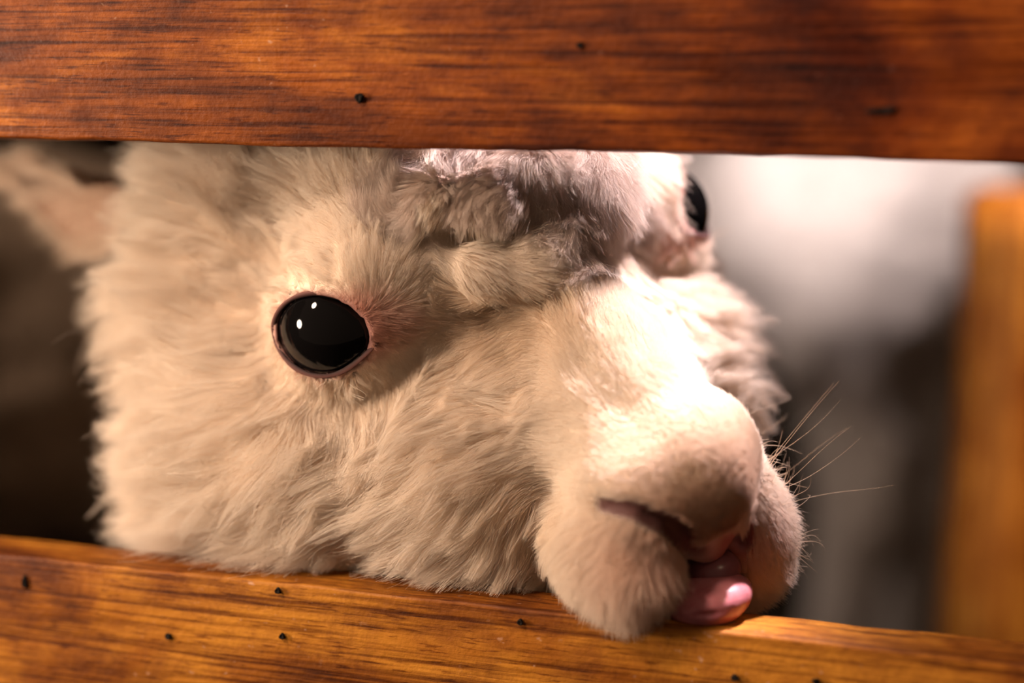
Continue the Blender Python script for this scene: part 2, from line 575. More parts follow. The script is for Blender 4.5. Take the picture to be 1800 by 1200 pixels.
def surface_nets(f, xs, ys, zs):
    nx, ny, nz = len(xs), len(ys), len(zs)
    X, Y, Z = np.meshgrid(xs, ys, zs, indexing='ij')
    P = np.stack([X, Y, Z], -1).reshape(-1, 3).astype(np.float32)
    D = np.empty(len(P), np.float32)
    for i in range(0, len(P), 500000):
        D[i:i + 500000] = f(P[i:i + 500000])
    D = D.reshape(nx, ny, nz)
    P = P.reshape(nx, ny, nz, 3)
    S = D < 0
    c = np.zeros((nx - 1, ny - 1, nz - 1), np.int8)
    for i in (0, 1):
        for j in (0, 1):
            for k in (0, 1):
                c += S[i:nx - 1 + i, j:ny - 1 + j, k:nz - 1 + k]
    act = (c > 0) & (c < 8)
    I = np.argwhere(act)
    ids = np.full(act.shape, -1, np.int64)
    ids[act] = np.arange(len(I))
    acc = np.zeros((len(I), 3))
    cnt = np.zeros(len(I))
    cor = [(i, j, k) for i in (0, 1) for j in (0, 1) for k in (0, 1)]
    for a in range(8):
        for b in range(a + 1, 8):
            if sum(abs(np.array(cor[a]) - np.array(cor[b]))) != 1:
                continue
            ia = tuple((I + cor[a]).T)
            ib = tuple((I + cor[b]).T)
            da, db = D[ia], D[ib]
            cross = (da < 0) != (db < 0)
            t = np.where(cross, da / np.where(cross, da - db, 1), 0)
            pt = P[ia] + (P[ib] - P[ia]) * t[:, None]
            acc[cross] += pt[cross]
            cnt[cross] += 1
    V = acc / cnt[:, None]
    quads = []
    for ax in range(3):
        sl0 = [slice(None)] * 3
        sl1 = [slice(None)] * 3
        sl0[ax] = slice(0, -1)
        sl1[ax] = slice(1, None)
        e = S[tuple(sl0)] != S[tuple(sl1)]
        E_ = np.argwhere(e)
        o1, o2 = [(1, 2), (2, 0), (0, 1)][ax]
        ok = (E_[:, o1] > 0) & (E_[:, o2] > 0) & (E_[:, o1] < act.shape[o1]) & (E_[:, o2] < act.shape[o2])
        E_ = E_[ok]
        d1 = np.zeros(3, int)
        d1[o1] = 1
        d2 = np.zeros(3, int)
        d2[o2] = 1
        qd = np.stack([ids[tuple((E_ - d1 - d2).T)], ids[tuple((E_ - d2).T)], ids[tuple(E_.T)], ids[tuple((E_ - d1).T)]], 1)
        flip = ~S[tuple(E_.T)]
        qd[flip] = qd[flip][:, ::-1]
        quads.append(qd)
    return V, np.concatenate(quads)


def grad(f, p, h):
    g = np.zeros_like(p)
    for k in range(3):
        e = np.zeros(3)
        e[k] = h
        g[:, k] = f(p + e) - f(p - e)
    return g / (2 * h)


def axis_pts(lo, a, b, hi, fine, coarse):
    """coarse steps outside [a,b] (growing), fine inside"""
    x = list(np.arange(a, b, fine))
    s, t = fine, a
    left = []
    while t > lo:
        s = min(s * 1.12, coarse)
        t -= s
        left.append(t)
    s, t = fine, x[-1]
    right = []
    while t < hi:
        s = min(s * 1.12, coarse)
        t += s
        right.append(t)
    return np.array(left[::-1] + x + right)


FINE = 0.0018
hb = h2w(np.array([[x, y, z] for x in (-9, 9) for y in (-8, 10.5) for z in (-7.5, 5)]))
lo, hi = hb.min(0), hb.max(0)
xs = axis_pts(-0.50, max(lo[0], -0.26), min(hi[0], 0.03), 0.06, FINE, 0.014)
ys = axis_pts(-0.08, max(lo[1], -0.06), 0.16, 1.02, FINE, 0.014)
zs = axis_pts(CAMH - 0.88, CAMH - 0.17, CAMH + 0.035, CAMH + 0.10, FINE, 0.014)
V, Q = surface_nets(alpaca_sdf, xs, ys, zs)
for _ in range(2):
    g = grad(alpaca_sdf, V, 0.0006)
    gn = np.maximum((g ** 2).sum(1), 0.2)
    V = V - np.clip(alpaca_sdf(V) / gn, -0.002, 0.002)[:, None] * g
back = (V[:, 2] < ZL + 0.005) & (w2h(V)[:, 1] < 4.6)      # the throat stays behind the lower rail
V[back, 1] = np.maximum(V[back, 1], TH + 0.005 - 0.8 * np.maximum(V[back, 2] - ZL, 0))
print('alpaca verts', len(V), 'grid', len(xs), len(ys), len(zs))

alp = empty('alpaca', (-0.28, 0.60, 0.0), 'cream alpaca peering through the fence gap with its tongue resting on the lower rail', 'alpaca')

# skin: pale where fur covers it, pink at the lids and lips
m_skin, nt, b = new_mat('alpaca_skin')
at = N(nt, 'ShaderNodeAttribute', attribute_name='tint')
nt.links.new(at.outputs['Color'], b.inputs['Base Color'])
b.inputs['Roughness'].default_value = 0.6
b.inputs['Specular IOR Level'].default_value = 0.25

VH = w2h(V)
SH = VH.copy()
SH[:, 0] = np.abs(SH[:, 0])
SE = eye_frame(VH)
cream = np.array([0.78, 0.62, 0.48])
pink = np.array([0.42, 0.19, 0.15])
darkp = np.array([0.20, 0.085, 0.07])
eE = SE - EYE_C
rho = np.sqrt((eE @ EYE_U / LID_A) ** 2 + (eE @ EYE_V / LID_B) ** 2)
eyed = np.where((eE @ EYE_N) > 0, np.abs(rho - 1.0), 9)
inn = np.clip(eE @ EYE_U / 1.6, 0, 1) ** 2 * np.clip(1.1 - np.abs(eE @ EYE_V - 0.3) / 1.3, 0, 1)
wt = np.clip(1.15 - eyed / (0.22 + 0.55 * inn), 0, 1)[:, None]
tint = cream * (1 - wt) + pink * wt
wt2 = np.clip(1 - eyed / 0.10, 0, 1)[:, None]
tint = tint * (1 - wt2) + darkp * wt2
wng = np.clip(1.2 - nostril(VH.astype(np.float32)) / 0.3, 0, 1)[:, None]
tint = tint * (1 - wng) + np.array([0.10, 0.04, 0.035]) * wng
ins = (np.linalg.norm(eE, axis=1) < EYE_R + 0.02)[:, None]
tint = np.where(ins, darkp * 0.3, tint)
gm = np.sqrt((SH[:, 0] / 1.2) ** 2 + ((SH[:, 1] - 9.0) / 2.5) ** 2 + ((SH[:, 2] + 5.6) / 1.7) ** 2)
wt3 = np.clip(1.5 - gm, 0, 1)[:, None]
tint = tint * (1 - wt3) + np.array([0.30, 0.10, 0.095]) * wt3
body = mesh_obj('body', V, Q, m_skin, alp)
ca = body.data.color_attributes.new('tint', 'FLOAT_COLOR', 'POINT')
ca.data.foreach_set('color', np.concatenate([tint, np.ones((len(tint), 1))], 1).astype(np.float32).ravel())

# eyes
m_eye, nt, b = new_mat('eye')
b.inputs['Roughness'].default_value = 0.04
b.inputs['Specular IOR Level'].default_value = 0.30
v = nt.nodes.new('ShaderNodeTexCoord').outputs['Object']
sep = N(nt, 'ShaderNodeSeparateXYZ')
nt.links.new(v, sep.inputs[0])
mr = N(nt, 'ShaderNodeMapRange')
mr.inputs[1].default_value = -0.55
mr.inputs[2].default_value = -0.80
nt.links.new(sep.outputs[1], mr.inputs[0])
nt.links.new(mixc(nt, mr.outputs[0], (0.0035, 0.003, 0.003), (0.03, 0.017, 0.009)), b.inputs['Base Color'])
for sx in (1, -1):
    bm = bmesh.new()
    bmesh.ops.create_uvsphere(bm, u_segments=64, v_segments=40, radius=1.0)
    for vv in bm.verts:                       # corneal bulge along local z
        if vv.co.z > 0.6:
            vv.co.z += 0.05 * ((vv.co.z - 0.6) / 0.4) ** 2
    o = bm_obj('eye', bm, m_eye, None)
    n = EYE_N * np.array([sx, 1, 1])
    uu = EYE_U * np.array([sx, 1, 1])
    vv_ = EYE_V * np.array([sx, 1, 1])
    A = np.stack([np.cross(vv_, n), vv_, n], 1)
    W = HR @ A * (EYE_R * CM)
    c = h2w((EYE_C + (FAR_EYE if sx < 0 else 0)) * np.array([sx, 1, 1]))
    mw = Matrix(((*W[0], c[0]), (*W[1], c[1]), (*W[2], c[2]), (0, 0, 0, 1)))
    o.parent = alp
    o.matrix_parent_inverse = alp.matrix_world.inverted()
    o.matrix_world = mw

# eyelids: a smooth dark rim that turns pink outwards, pointed at both corners
m_lid, nt, b = new_mat('eyelid')
at_ = N(nt, 'ShaderNodeAttribute', attribute_name='tint')
nt.links.new(at_.outputs['Color'], b.inputs['Base Color'])
b.inputs['Roughness'].default_value = 0.65
b.inputs['Specular IOR Level'].default_value = 0.15
for sx in (1, -1):
    nt_, nr = 120, 12
    lv, lf, lc = [], [], []
    for i in range(nt_):
        t = 2 * math.pi * i / nt_
        ct, st_ = math.cos(t), math.sin(t)
        a = LID_A * ct * (1 + 0.16 * max(0, ct) ** 6 + 0.08 * max(0, -ct) ** 6) * 1.0
        bb = LID_B * st_ * (1 - 0.10 * max(0, ct) ** 2)
        rr2 = (EYE_R + 0.09) ** 2 - a * a - bb * bb
        cpt = EYE_C + EYE_U * a + EYE_V * bb + EYE_N * math.sqrt(max(rr2, 0.25))
        out = EYE_U * (a / LID_A ** 2) + EYE_V * (bb / LID_B ** 2)
        out -= EYE_N * (EYE_N @ out)
        out /= np.linalg.norm(out)
        for k in range(nr):
            f = 2 * math.pi * k / nr
            rad = 0.060 * (1 + 0.10 * math.sin(5 * t) + 0.06 * math.sin(11 * t + 1))
            p = cpt + out * (rad * 1.25 * math.cos(f) + 0.05) + (EYE_N * 0.8 + out * 0.2) * rad * 0.8 * math.sin(f)
            p = p + (FAR_EYE if sx < 0 else 0)
            lv.append(h2w(p * np.array([sx, 1, 1])))
            w = 0.5 + 0.5 * math.cos(f)
            lc.append((0.02 + 0.16 * w, 0.010 + 0.066 * w, 0.009 + 0.054 * w, 1))
    for i in range(nt_):
        for k in range(nr):
            q_ = (i * nr + k, ((i + 1) % nt_) * nr + k, ((i + 1) % nt_) * nr + (k + 1) % nr, i * nr + (k + 1) % nr)
            lf.append(q_ if sx > 0 else q_[::-1])
    o = mesh_obj('eyelid', lv, lf, m_lid, alp)
    ca = o.data.color_attributes.new('tint', 'FLOAT_COLOR', 'POINT')
    ca.data.foreach_set('color', np.array(lc, np.float32).ravel())

#FURSTART
# comb table: place on the head (cm), hair direction, length (cm), lift (deg)
STROKES = np.array([
    (-0.4, 8.4, -1.8, 0.34, -0.86, 0.37, 0.35, 22),
    (-1.0, 4.6, -0.6, 0.22, -0.68, 0.70, 0.60, 22),
    (1.2, 5.4, -0.8, -0.12, -0.86, 0.49, 0.50, 22),
    (1.8, 8.5, -2.1, 0.14, -0.92, 0.36, 0.22, 25),
    (1.0, 9.8, -3.2, 0.23, -0.31, 0.92, 0.18, 25),
    (3.1, 7.3, -2.8, 0.02, -1.00, -0.05, 0.25, 25),
    (-0.3, 9.8, -2.8, -0.15, -0.42, 0.90, 0.22, 25),
    (0.7, 3.7, 0.4, -0.23, -0.78, 0.59, 0.90, 28),
    (3.0, 5.4, -3.0, 0.19, -0.96, -0.21, 0.50, 25),
    (3.4, 5.0, -4.8, 0.64, -0.68, -0.36, 1.00, 30),
    (3.6, 8.6, -4.2, 0.73, -0.50, -0.47, 0.35, 30),
    (4.3, 7.4, -5.0, 0.24, -0.18, -0.95, 0.50, 32),
    (4.0, 8.9, -5.8, -0.04, -0.23, -0.97, 0.75, 38),
    (3.2, 9.4, -5.9, 0.24, -0.39, -0.89, 0.65, 38),
    (2.8, 5.0, -8.7, 0.74, -0.31, -0.60, 1.00, 38),
    (-1.1, 9.7, -5.7, 0.09, 0.23, -0.97, 0.35, 32),
    (-0.7, 9.5, -7.6, -0.65, 0.12, -0.75, 0.55, 35),
    (3.2, 3.7, -2.1, 0.79, -0.14, -0.59, 0.90, 26),
    (4.8, 4.1, -3.8, 0.91, -0.26, -0.32, 1.40, 28),
    (4.4, 4.7, -5.3, 0.77, -0.25, -0.59, 1.50, 28),
    (3.6, 1.6, -1.2, 0.67, 0.20, -0.72, 0.90, 24),
    (2.2, 2.6, -0.7, 0.76, -0.38, -0.53, 0.60, 22),
    (2.8, 1.4, 0.3, 0.51, -0.44, 0.74, 0.70, 24),
    (4.9, 0.5, -1.1, -0.25, 0.21, -0.94, 0.80, 22),
    (6.2, 0.2, -2.2, 0.40, 0.55, -0.74, 1.20, 22),
    (7.1, -0.7, -2.2, 0.52, 0.19, -0.83, 1.20, 22),
    (7.7, -1.9, -1.6, 0.65, -0.29, -0.70, 1.30, 24),
    (7.6, -3.9, -0.6, 0.76, -0.58, -0.31, 1.60, 26),
    (4.8, 0.8, 0.3, -0.89, 0.20, -0.41, 0.55, 20),
    (4.5, 0.7, 1.6, -0.74, -0.02, 0.67, 0.60, 22),
    (6.2, -1.0, 2.0, 0.12, -0.98, 0.19, 0.80, 20),
    (5.2, 0.1, 2.1, -0.27, -0.51, 0.82, 0.80, 22),
    (6.3, -4.2, 0.8, 0.39, -0.92, -0.03, 1.20, 22),
    (5.3, -2.3, 2.8, -0.12, -0.99, -0.04, 1.60, 24),
    (6.4, -4.9, 1.6, 0.47, -0.85, 0.23, 2.00, 26),
    (6.1, -5.8, 3.4, 0.34, -0.83, 0.44, 2.20, 26),
    (4.1, -2.6, 3.7, -0.23, -0.92, 0.31, 2.00, 26),
    (7.7, -7.2, 1.8, 0.29, -0.94, 0.18, 2.30, 28),
    (3.9, -0.2, 3.0, 0.01, -0.83, 0.55, 1.40, 24),
    (7.3, 0.3, -3.3, 0.81, -0.41, -0.43, 2.00, 30),
    (8.5, -2.5, -1.9, 0.75, -0.56, -0.34, 2.30, 30),
    (8.6, -5.0, -0.8, 0.59, -0.79, -0.19, 2.30, 30),
    (9.9, -2.0, -4.1, 0.57, -0.72, -0.39, 2.50, 32),
    (7.9, 0.5, -5.6, 0.67, -0.62, -0.41, 2.30, 30),
    (6.4, 3.0, -4.5, 0.50, -0.60, -0.63, 2.00, 30),
    (6.0, 2.0, -2.9, 0.74, -0.22, -0.64, 1.60, 28),
    (9.8, -3.5, -3.0, 0.51, -0.74, -0.43, 2.50, 32),
    (8.3, -6.9, 0.5, 0.60, -0.73, -0.32, 2.50, 32),
    (1.4, 1.2, 3.8, 0.62, 0.68, -0.39, 1.20, 16),
    (1.9, 1.7, 2.9, -0.01, -0.08, -1.00, 0.80, 18),
    (2.7, 0.9, 3.3, 0.55, 0.15, -0.82, 0.80, 18),
    (0.5, 1.8, 3.3, 0.28, 0.20, -0.94, 1.10, 18),
    (2.5, 2.2, 1.8, -0.43, 0.64, -0.64, 0.70, 20),
    (1.3, 2.9, 1.7, -0.76, 0.60, -0.25, 0.70, 22),
    (3.3, 0.6, 2.3, -0.44, 0.72, -0.54, 0.70, 20),
    (-1.8, 2.4, 3.0, 0.33, 0.11, -0.94, 1.80, 26),
    (-3.9, 1.0, 0.4, 0.34, 0.06, -0.94, 1.50, 28),
    (-5.2, 0.7, 1.1, 0.20, 0.45, -0.87, 1.80, 28),
    (-0.3, 2.6, 1.5, 0.62, 0.07, -0.78, 1.20, 30),
    (-5.3, 1.3, -0.2, 0.13, 0.19, -0.97, 1.20, 28),
    (-8.4, -0.8, -4.4, 0.02, 0.51, -0.86, 1.10, 26),
    (-3.4, 3.3, -2.0, 0.17, 0.86, -0.48, 0.80, 26),
])

BACK = np.array([(9.0, -8.0, 1.0, 0.5, -0.8, -0.2, 2.6, 32), (-7.0, -7.0, -1.0, -0.1, -0.95, -0.3, 1.6, 18), (-7.5, -3.0, -6.5, -0.1, -0.5, -0.85, 1.4, 18), (5, -9, -12, 0.2, -0.5, -0.8, 2.8, 32),
                 (-5, -9, -12, -0.2, -0.5, -0.8, 2.8, 32), (0, -2, -11, 0.0, -0.2, -1, 2.6, 30), (0, -7, 5, 0, -1, 0.2, 2.4, 30),
                 (0, 5.5, -8.2, 0, 0.2, -1, 0.9, 30)])
mir = STROKES[STROKES[:, 0] > 1.0] * np.array([-1, 1, 1, -1, 1, 1, 1, 1])
keep = [m for m in mir if np.min(np.linalg.norm(STROKES[:, :3] - m[:3], axis=1)) > 2.0]
COMB = np.concatenate([STROKES, np.array(keep), BACK])

tri = np.concatenate([Q[:, [0, 1, 2]], Q[:, [0, 2, 3]]])
TA, TB, TC = V[tri[:, 0]], V[tri[:, 1]], V[tri[:, 2]]
tn = np.cross(TB - TA, TC - TA)
tarea = 0.5 * np.linalg.norm(tn, axis=1)
tcen = (TA + TB + TC) / 3
tcenH = w2h(tcen)
tnW = tn / np.maximum(np.linalg.norm(tn, axis=1, keepdims=True), 1e-12)


def comb_at(qh, sig=0.9):
    d = np.zeros((len(qh), 3))
    ln = np.zeros(len(qh))
    lf = np.zeros(len(qh))
    for i in range(0, len(qh), 40000):
        q = qh[i:i + 40000]
        d2 = ((q[:, None, :] - COMB[None, :, :3]) ** 2).sum(-1)
        w = 1.0 / (d2 + 0.25) ** 2.2
        w /= w.sum(1, keepdims=True)
        d[i:i + 40000] = w @ COMB[:, 3:6]
        ln[i:i + 40000] = np.exp(w @ np.log(COMB[:, 6]))
        lf[i:i + 40000] = w @ COMB[:, 7]
    return d, ln, lf


def bare(qh):
    """1 where no fur grows: inside the lids, in the cleft of the lips"""
    e = eye_frame(qh) - EYE_C
    r_ = np.sqrt((e @ EYE_U / LID_A) ** 2 + (e @ EYE_V / LID_B) ** 2)
    inlid = ((e @ EYE_N) > 0.3) & (r_ < 1.04)
    cl = (((qh - np.array([0.5, 9.2, -6.4])) / np.array([0.95, 2.4, 1.7])) ** 2).sum(1) < 1
    return inlid | cl | (nostril(qh) < 0.10)


def sample(weight, n):
    p = tarea * weight
    p /= p.sum()
    k = rng.choice(len(p), n, p=p)
    u, v = rng.random(n), rng.random(n)
    f = u + v > 1
    u[f], v[f] = 1 - u[f], 1 - v[f]
    P = TA[k] + (TB[k] - TA[k]) * u[:, None] + (TC[k] - TA[k]) * v[:, None]
    return P, tnW[k]


def curves_obj(name, P, R, mat, parent):
    """P (n,k,3) world points, R (n,k) radii"""
    n, k, _ = P.shape
    hc = bpy.data.hair_curves.new(name)
    hc.add_curves([k] * n)
    org = np.array(parent.matrix_world.translation)
    hc.attributes['position'].data.foreach_set('vector', (P - org).astype(np.float32).ravel())
    ra = hc.attributes.get('radius') or hc.attributes.new('radius', 'FLOAT', 'POINT')
    ra.data.foreach_set('value', R.astype(np.float32).ravel())
    hc.materials.append(mat)
    o = bpy.data.objects.new(name, hc)
    COL.objects.link(o)
    o.parent = parent
    o['kind'] = 'stuff'
    return o


def grow(P, n, dirw, ln, lift, K, swirl, curl, clump_n, clump_s, bend=0.4, clump_p=1.2):
    """hair strands from roots P along dirw; lengths ln in metres"""
    m = len(P)
    # shared swirl: turn the direction about the normal by smooth noise
    a = swirl * vnoise(P, 38, 1) + 0.6 * swirl * vnoise(P, 90, 2) + 0.12 * rng.normal(size=m)
    t = dirw - n * (dirw * n).sum(1, keepdims=True)
    t /= np.maximum(np.linalg.norm(t, axis=1, keepdims=True), 1e-9)
    b = np.cross(n, t)
    t = t * np.cos(a)[:, None] + b * np.sin(a)[:, None]
    b = np.cross(n, t)
    lf = np.radians(lift * (1 + 0.18 * rng.normal(size=m)) + 8 * vnoise(P, 60, 3))
    ph = rng.random(m) * 6.28
    ph2 = 6.28 * vnoise(P, 30, 4)
    out = np.zeros((m, K, 3))
    out[:, 0] = P
    step = ln / (K - 1)
    for i in range(1, K):
        f = i / (K - 1)
        ang = lf * (1.25 - bend * f * 1.4)
        w = curl * np.sin(ph2 + f * 5.5 + 0.5 * np.sin(ph))
        d = t * np.cos(ang)[:, None] + n * np.sin(ang)[:, None] + b * w[:, None]
        d /= np.linalg.norm(d, axis=1, keepdims=True)
        out[:, i] = out[:, i - 1] + d * step[:, None]
    if clump_n:
        gi = rng.choice(m, min(clump_n, m), replace=False)
        kd = KDTree(len(gi))
        for j, g_ in enumerate(gi):
            kd.insert(P[g_], j)
        kd.balance()
        near = np.array([gi[kd.find(p)[1]] for p in P])
        off = out[near] - out
        tt = (np.arange(K) / (K - 1)) ** clump_p
        st = clump_s * np.clip(1 + 0.35 * rng.normal(size=m), 0, 1.3)
        out += off * (tt[None, :] * np.clip(st, 0, 0.97)[:, None])[..., None]
    return out


def fur_mat(name, c1, c2, rough=0.55, trans=0.30, tinted=True):
    m, nt, b = new_mat(name)
    hi = nt.nodes.new('ShaderNodeHairInfo')
    col = mixc(nt, hi.outputs['Random'], c1, c2)
    if tinted:
        ta = nt.nodes.new('ShaderNodeAttribute')
        ta.attribute_name = 'tint'
        col = mixc(nt, 1.0, col, ta.outputs['Color'], 'MULTIPLY')
    nt.links.new(col, b.inputs['Base Color'])
    b.inputs['Roughness'].default_value = rough
    b.inputs['Specular IOR Level'].default_value = 0.25
    tr = nt.nodes.new('ShaderNodeBsdfTranslucent')
    nt.links.new(col, tr.inputs['Color'])
    mx = nt.nodes.new('ShaderNodeMixShader')
    mx.inputs[0].default_value = trans
    out = nt.nodes['Material Output']
    nt.links.new(b.outputs[0], mx.inputs[1])
    nt.links.new(tr.outputs[0], mx.inputs[2])
    nt.links.new(mx.outputs[0], out.inputs['Surface'])
    return m


m_fur = fur_mat('cream_fur', (0.86, 0.76, 0.65), (0.79, 0.66, 0.53))
m_wool = fur_mat('grey_cream_wool', (0.72, 0.60, 0.52), (0.61, 0.49, 0.41))

isb = bare(tcenH)
dC, lC, fC = comb_at(tcenH)
face = ((tcenH / np.array([16, 17, 17])) ** 2).sum(1) < 1
tocam = CAM - tcen
tocam /= np.linalg.norm(tocam, axis=1, keepdims=True)
vis = np.where((tnW * tocam).sum(1) > -0.35, 1.0, 0.12)
base_ok = face & ~isb


def coat(name, sel, n, K, rad, mat, swirl, curl, clump_n, clump_s, bend, lenvar=0.25, fine=1.0):
    w = np.where(sel & base_ok, vis * np.clip(lC, 0.25, 3.0) ** (-0.75), 0.0)
    P, nn = sample(w, n)
    q = w2h(P)
    ok = ~bare(q)
    P, nn, q = P[ok], nn[ok], q[ok]
    d, ln, lf = comb_at(q)
    e = eye_frame(q) - EYE_C
    r_ = np.sqrt((e @ EYE_U / LID_A) ** 2 + (e @ EYE_V / LID_B) ** 2)
    ed = np.where((e @ EYE_N) > -0.3, np.clip((r_ - 1.0) / 0.55, 0.12, 1), 1)
    ln = ln * ed * (1 + lenvar * rng.normal(size=len(ln))).clip(0.35, 1.7) * CM
    S_ = grow(P, nn, d @ HR.T, ln, lf, K, swirl, curl, clump_n, clump_s, bend)
    push = ((S_[:, :, 2] < ZL + 0.0005) & (q[:, 1] < 4.6)[:, None]) | (S_[:, :, 2] > ZU - 0.002)  # pressed against the back of a rail
    S_[:, :, 1] = np.where(push, np.maximum(S_[:, :, 1], TH + 0.001 + 0.003 * rng.random((len(S_), 1))), S_[:, :, 1])
    qe = eye_frame(w2h(S_.reshape(-1, 3))) - EYE_C                                              # hangs across an eye
    rho_ = np.sqrt((qe @ EYE_U / LID_A) ** 2 + (qe @ EYE_V / LID_B) ** 2)
    eye_ = ((qe @ EYE_N > 0.2) & (rho_ < 0.93) & (np.linalg.norm(qe, axis=1) < 4)).reshape(S_.shape[:2]).any(1)
    go = ~eye_
    S_, q, r_, e, P = S_[go], q[go], r_[go], e[go], P[go]
    prof = np.linspace(1, 0.25, K) ** 0.8
    R = rad * fine * prof[None, :] * (0.75 + 0.5 * rng.random(len(P)))[:, None]
    o = curves_obj(name, S_, R, mat, alp)
    ta = o.data.attributes.new('tint', 'FLOAT_COLOR', 'CURVE')
    c = hair_tint(q, r_, e)
    ta.data.foreach_set('color', np.concatenate([c, np.ones((len(c), 1))], 1).astype(np.float32).ravel())
    return o


def spot(q, c, r):
    return np.exp(-(((q - np.asarray(c)) / np.asarray(r)) ** 2).sum(1))[:, None]


def hair_tint(q, r_, e):
    c = np.ones((len(q), 3))
    inn = np.clip(e @ EYE_U / 1.6, 0, 1) ** 2 * np.clip(1.1 - np.abs(e @ EYE_V - 0.3) / 1.3, 0, 1)
    w = np.where((e @ EYE_N) > -0.3, np.clip(1.15 - (r_ - 1) / (0.16 + 0.8 * inn), 0, 1), 0)[:, None]
    c = c * (1 - w) + c * np.array([0.80, 0.50, 0.45]) * w
    for cc, rr, col in TINTS:
        w = spot(q, cc, rr)
        c = c * (1 - w + w * np.array(col))
    return c


# coat colour patches: tan nose pad with some shade painted in, pink lips, stained corner of the mouth
TINTS = [((0.8, 9.6, -3.6), (2.2, 1.5, 1.5), (0.80, 0.66, 0.58)), ((2.6, 9.2, -5.0), (1.8, 1.6, 1.5), (0.90, 0.73, 0.68)),
         ((0.0, 9.6, -6.2), (1.6, 1.8, 1.4), (0.80, 0.55, 0.53)), ((4.4, 5.6, -4.0), (0.7, 0.9, 0.9), (0.88, 0.70, 0.45)),
         ((3.0, 3.6, 0.2), (2.2, 2.0, 1.2), (0.93, 0.82, 0.68))]

short = lC < 0.8
fore = (np.abs(tcenH[:, 0]) < 4.4) & (tcenH[:, 2] > 0.6) & (tcenH[:, 1] > -1.0) & (tcenH[:, 1] < 3.6) & (lC > 0.85)
coat('muzzle_fur', short, 150000, 4, 0.000033, m_fur, 0.12, 0.05, 8000, 0.3, 0.3)
coat('fleece', ~short & ~fore, 230000, 8, 0.000044, m_fur, 0.40, 0.25, 4500, 0.66, 0.5)
coat('topknot', fore, 80000, 7, 0.000038, m_wool, 0.45, 0.5, 3000, 0.55, 0.5)

# neck and trunk wool
wb = np.where(~face & (tcen[:, 2] > 0.22) & (tcen[:, 1] > TH + 0.012), 1.0, 0.0)
P, nn = sample(wb, 60000)
d = np.tile(np.array([-0.15, 0.55, -0.85]), (len(P), 1))
S_ = grow(P, nn, d, 0.028 * (1 + 0.25 * rng.normal(size=len(P))).clip(0.4, 1.6), np.full(len(P), 34.0), 6, 0.6, 0.35, 2600, 0.7, 0.5)
o = curves_obj('trunk_fleece', S_, np.tile(0.00011 * np.linspace(1, 0.35, 6), (len(P), 1)), fur_mat('trunk_fleece', (0.80, 0.70, 0.59), (0.70, 0.57, 0.45), tinted=False), alp)

# whiskers on the far lip and chin
m_wh = fur_mat('whisker_hair', (0.85, 0.68, 0.50), (0.75, 0.55, 0.36), 0.4, 0.35, False)
wroot = np.where((tcenH[:, 0] < -1.6) & (tcenH[:, 1] > 5.5) & (tcenH[:, 2] < -3.8) & (tcenH[:, 2] > -8.2) & (tnW @ HR[:, 0] < -0.2), 1.0, 0)
P, nn = sample(wroot, 230)
d = np.tile(c2w((0.75, 0.30, -0.1)), (len(P), 1)) + 0.45 * rng.normal(size=(len(P), 3)) + 0.5 * nn
S_ = grow(P, nn, d, (0.4 + 1.7 * rng.random(len(P)) ** 3) * CM, np.full(len(P), 45.0), 8, 0.3, 0.15, 30, 0.5, 0.5)
P2, n2 = sample(wroot * (tcenH[:, 2] > -6.0), 10)
d2 = np.tile(c2w((0.85, 0.42, 0.0)), (10, 1)) + 0.16 * rng.normal(size=(10, 3))
S2 = grow(P2, n2, d2, (2.2 + 2.2 * rng.random(10)) * CM, np.full(10, 50.0), 8, 0.1, 0.08, 4, 0.5, -0.1)
S_ = np.concatenate([S_, S2])
curves_obj('whiskers', S_, np.tile(0.000055 * np.linspace(1, 0.3, 8), (len(S_), 1)), m_wh, alp)

# loose curly strands over the far half of the forelock
m_curl = fur_mat('loose_wool', (0.90, 0.80, 0.72), (0.82, 0.70, 0.60), 0.45, 0.35, False)
wl = np.where((tcenH[:, 0] < 0.2) & (tcenH[:, 0] > -4.6) & (tcenH[:, 2] > 0.8) & (tcenH[:, 2] < 4.0) & (tcenH[:, 1] > -0.5) & (lC > 0.85), vis, 0)
P, nn = sample(wl, 420)
d, _, _ = comb_at(w2h(P))
S_ = grow(P, nn, d @ HR.T + 0.5 * rng.normal(size=(len(P), 3)), (0.9 + 1.6 * rng.random(len(P))) * CM, np.full(len(P), 34.0), 12, 0.8, 1.1, 90, 0.45, 0.7)
curves_obj('loose_curls', S_, np.tile(0.00005 * np.linspace(1, 0.4, 12), (len(P), 1)), m_curl, alp)

# tongue and gum
def blob(name, c, r, axes, mat, fn=None):
    bm = bmesh.new()
    bmesh.ops.create_uvsphere(bm, u_segments=56, v_segments=36, radius=1.0)
    co = np.array([v.co[:] for v in bm.verts])
    if fn is not None:
        co = fn(co)
    W = np.asarray(c) + (co * np.asarray(r)) @ axes.T
    for v, w in zip(bm.verts, W):
        v.co = w
    return bm_obj(name, bm, mat, alp)


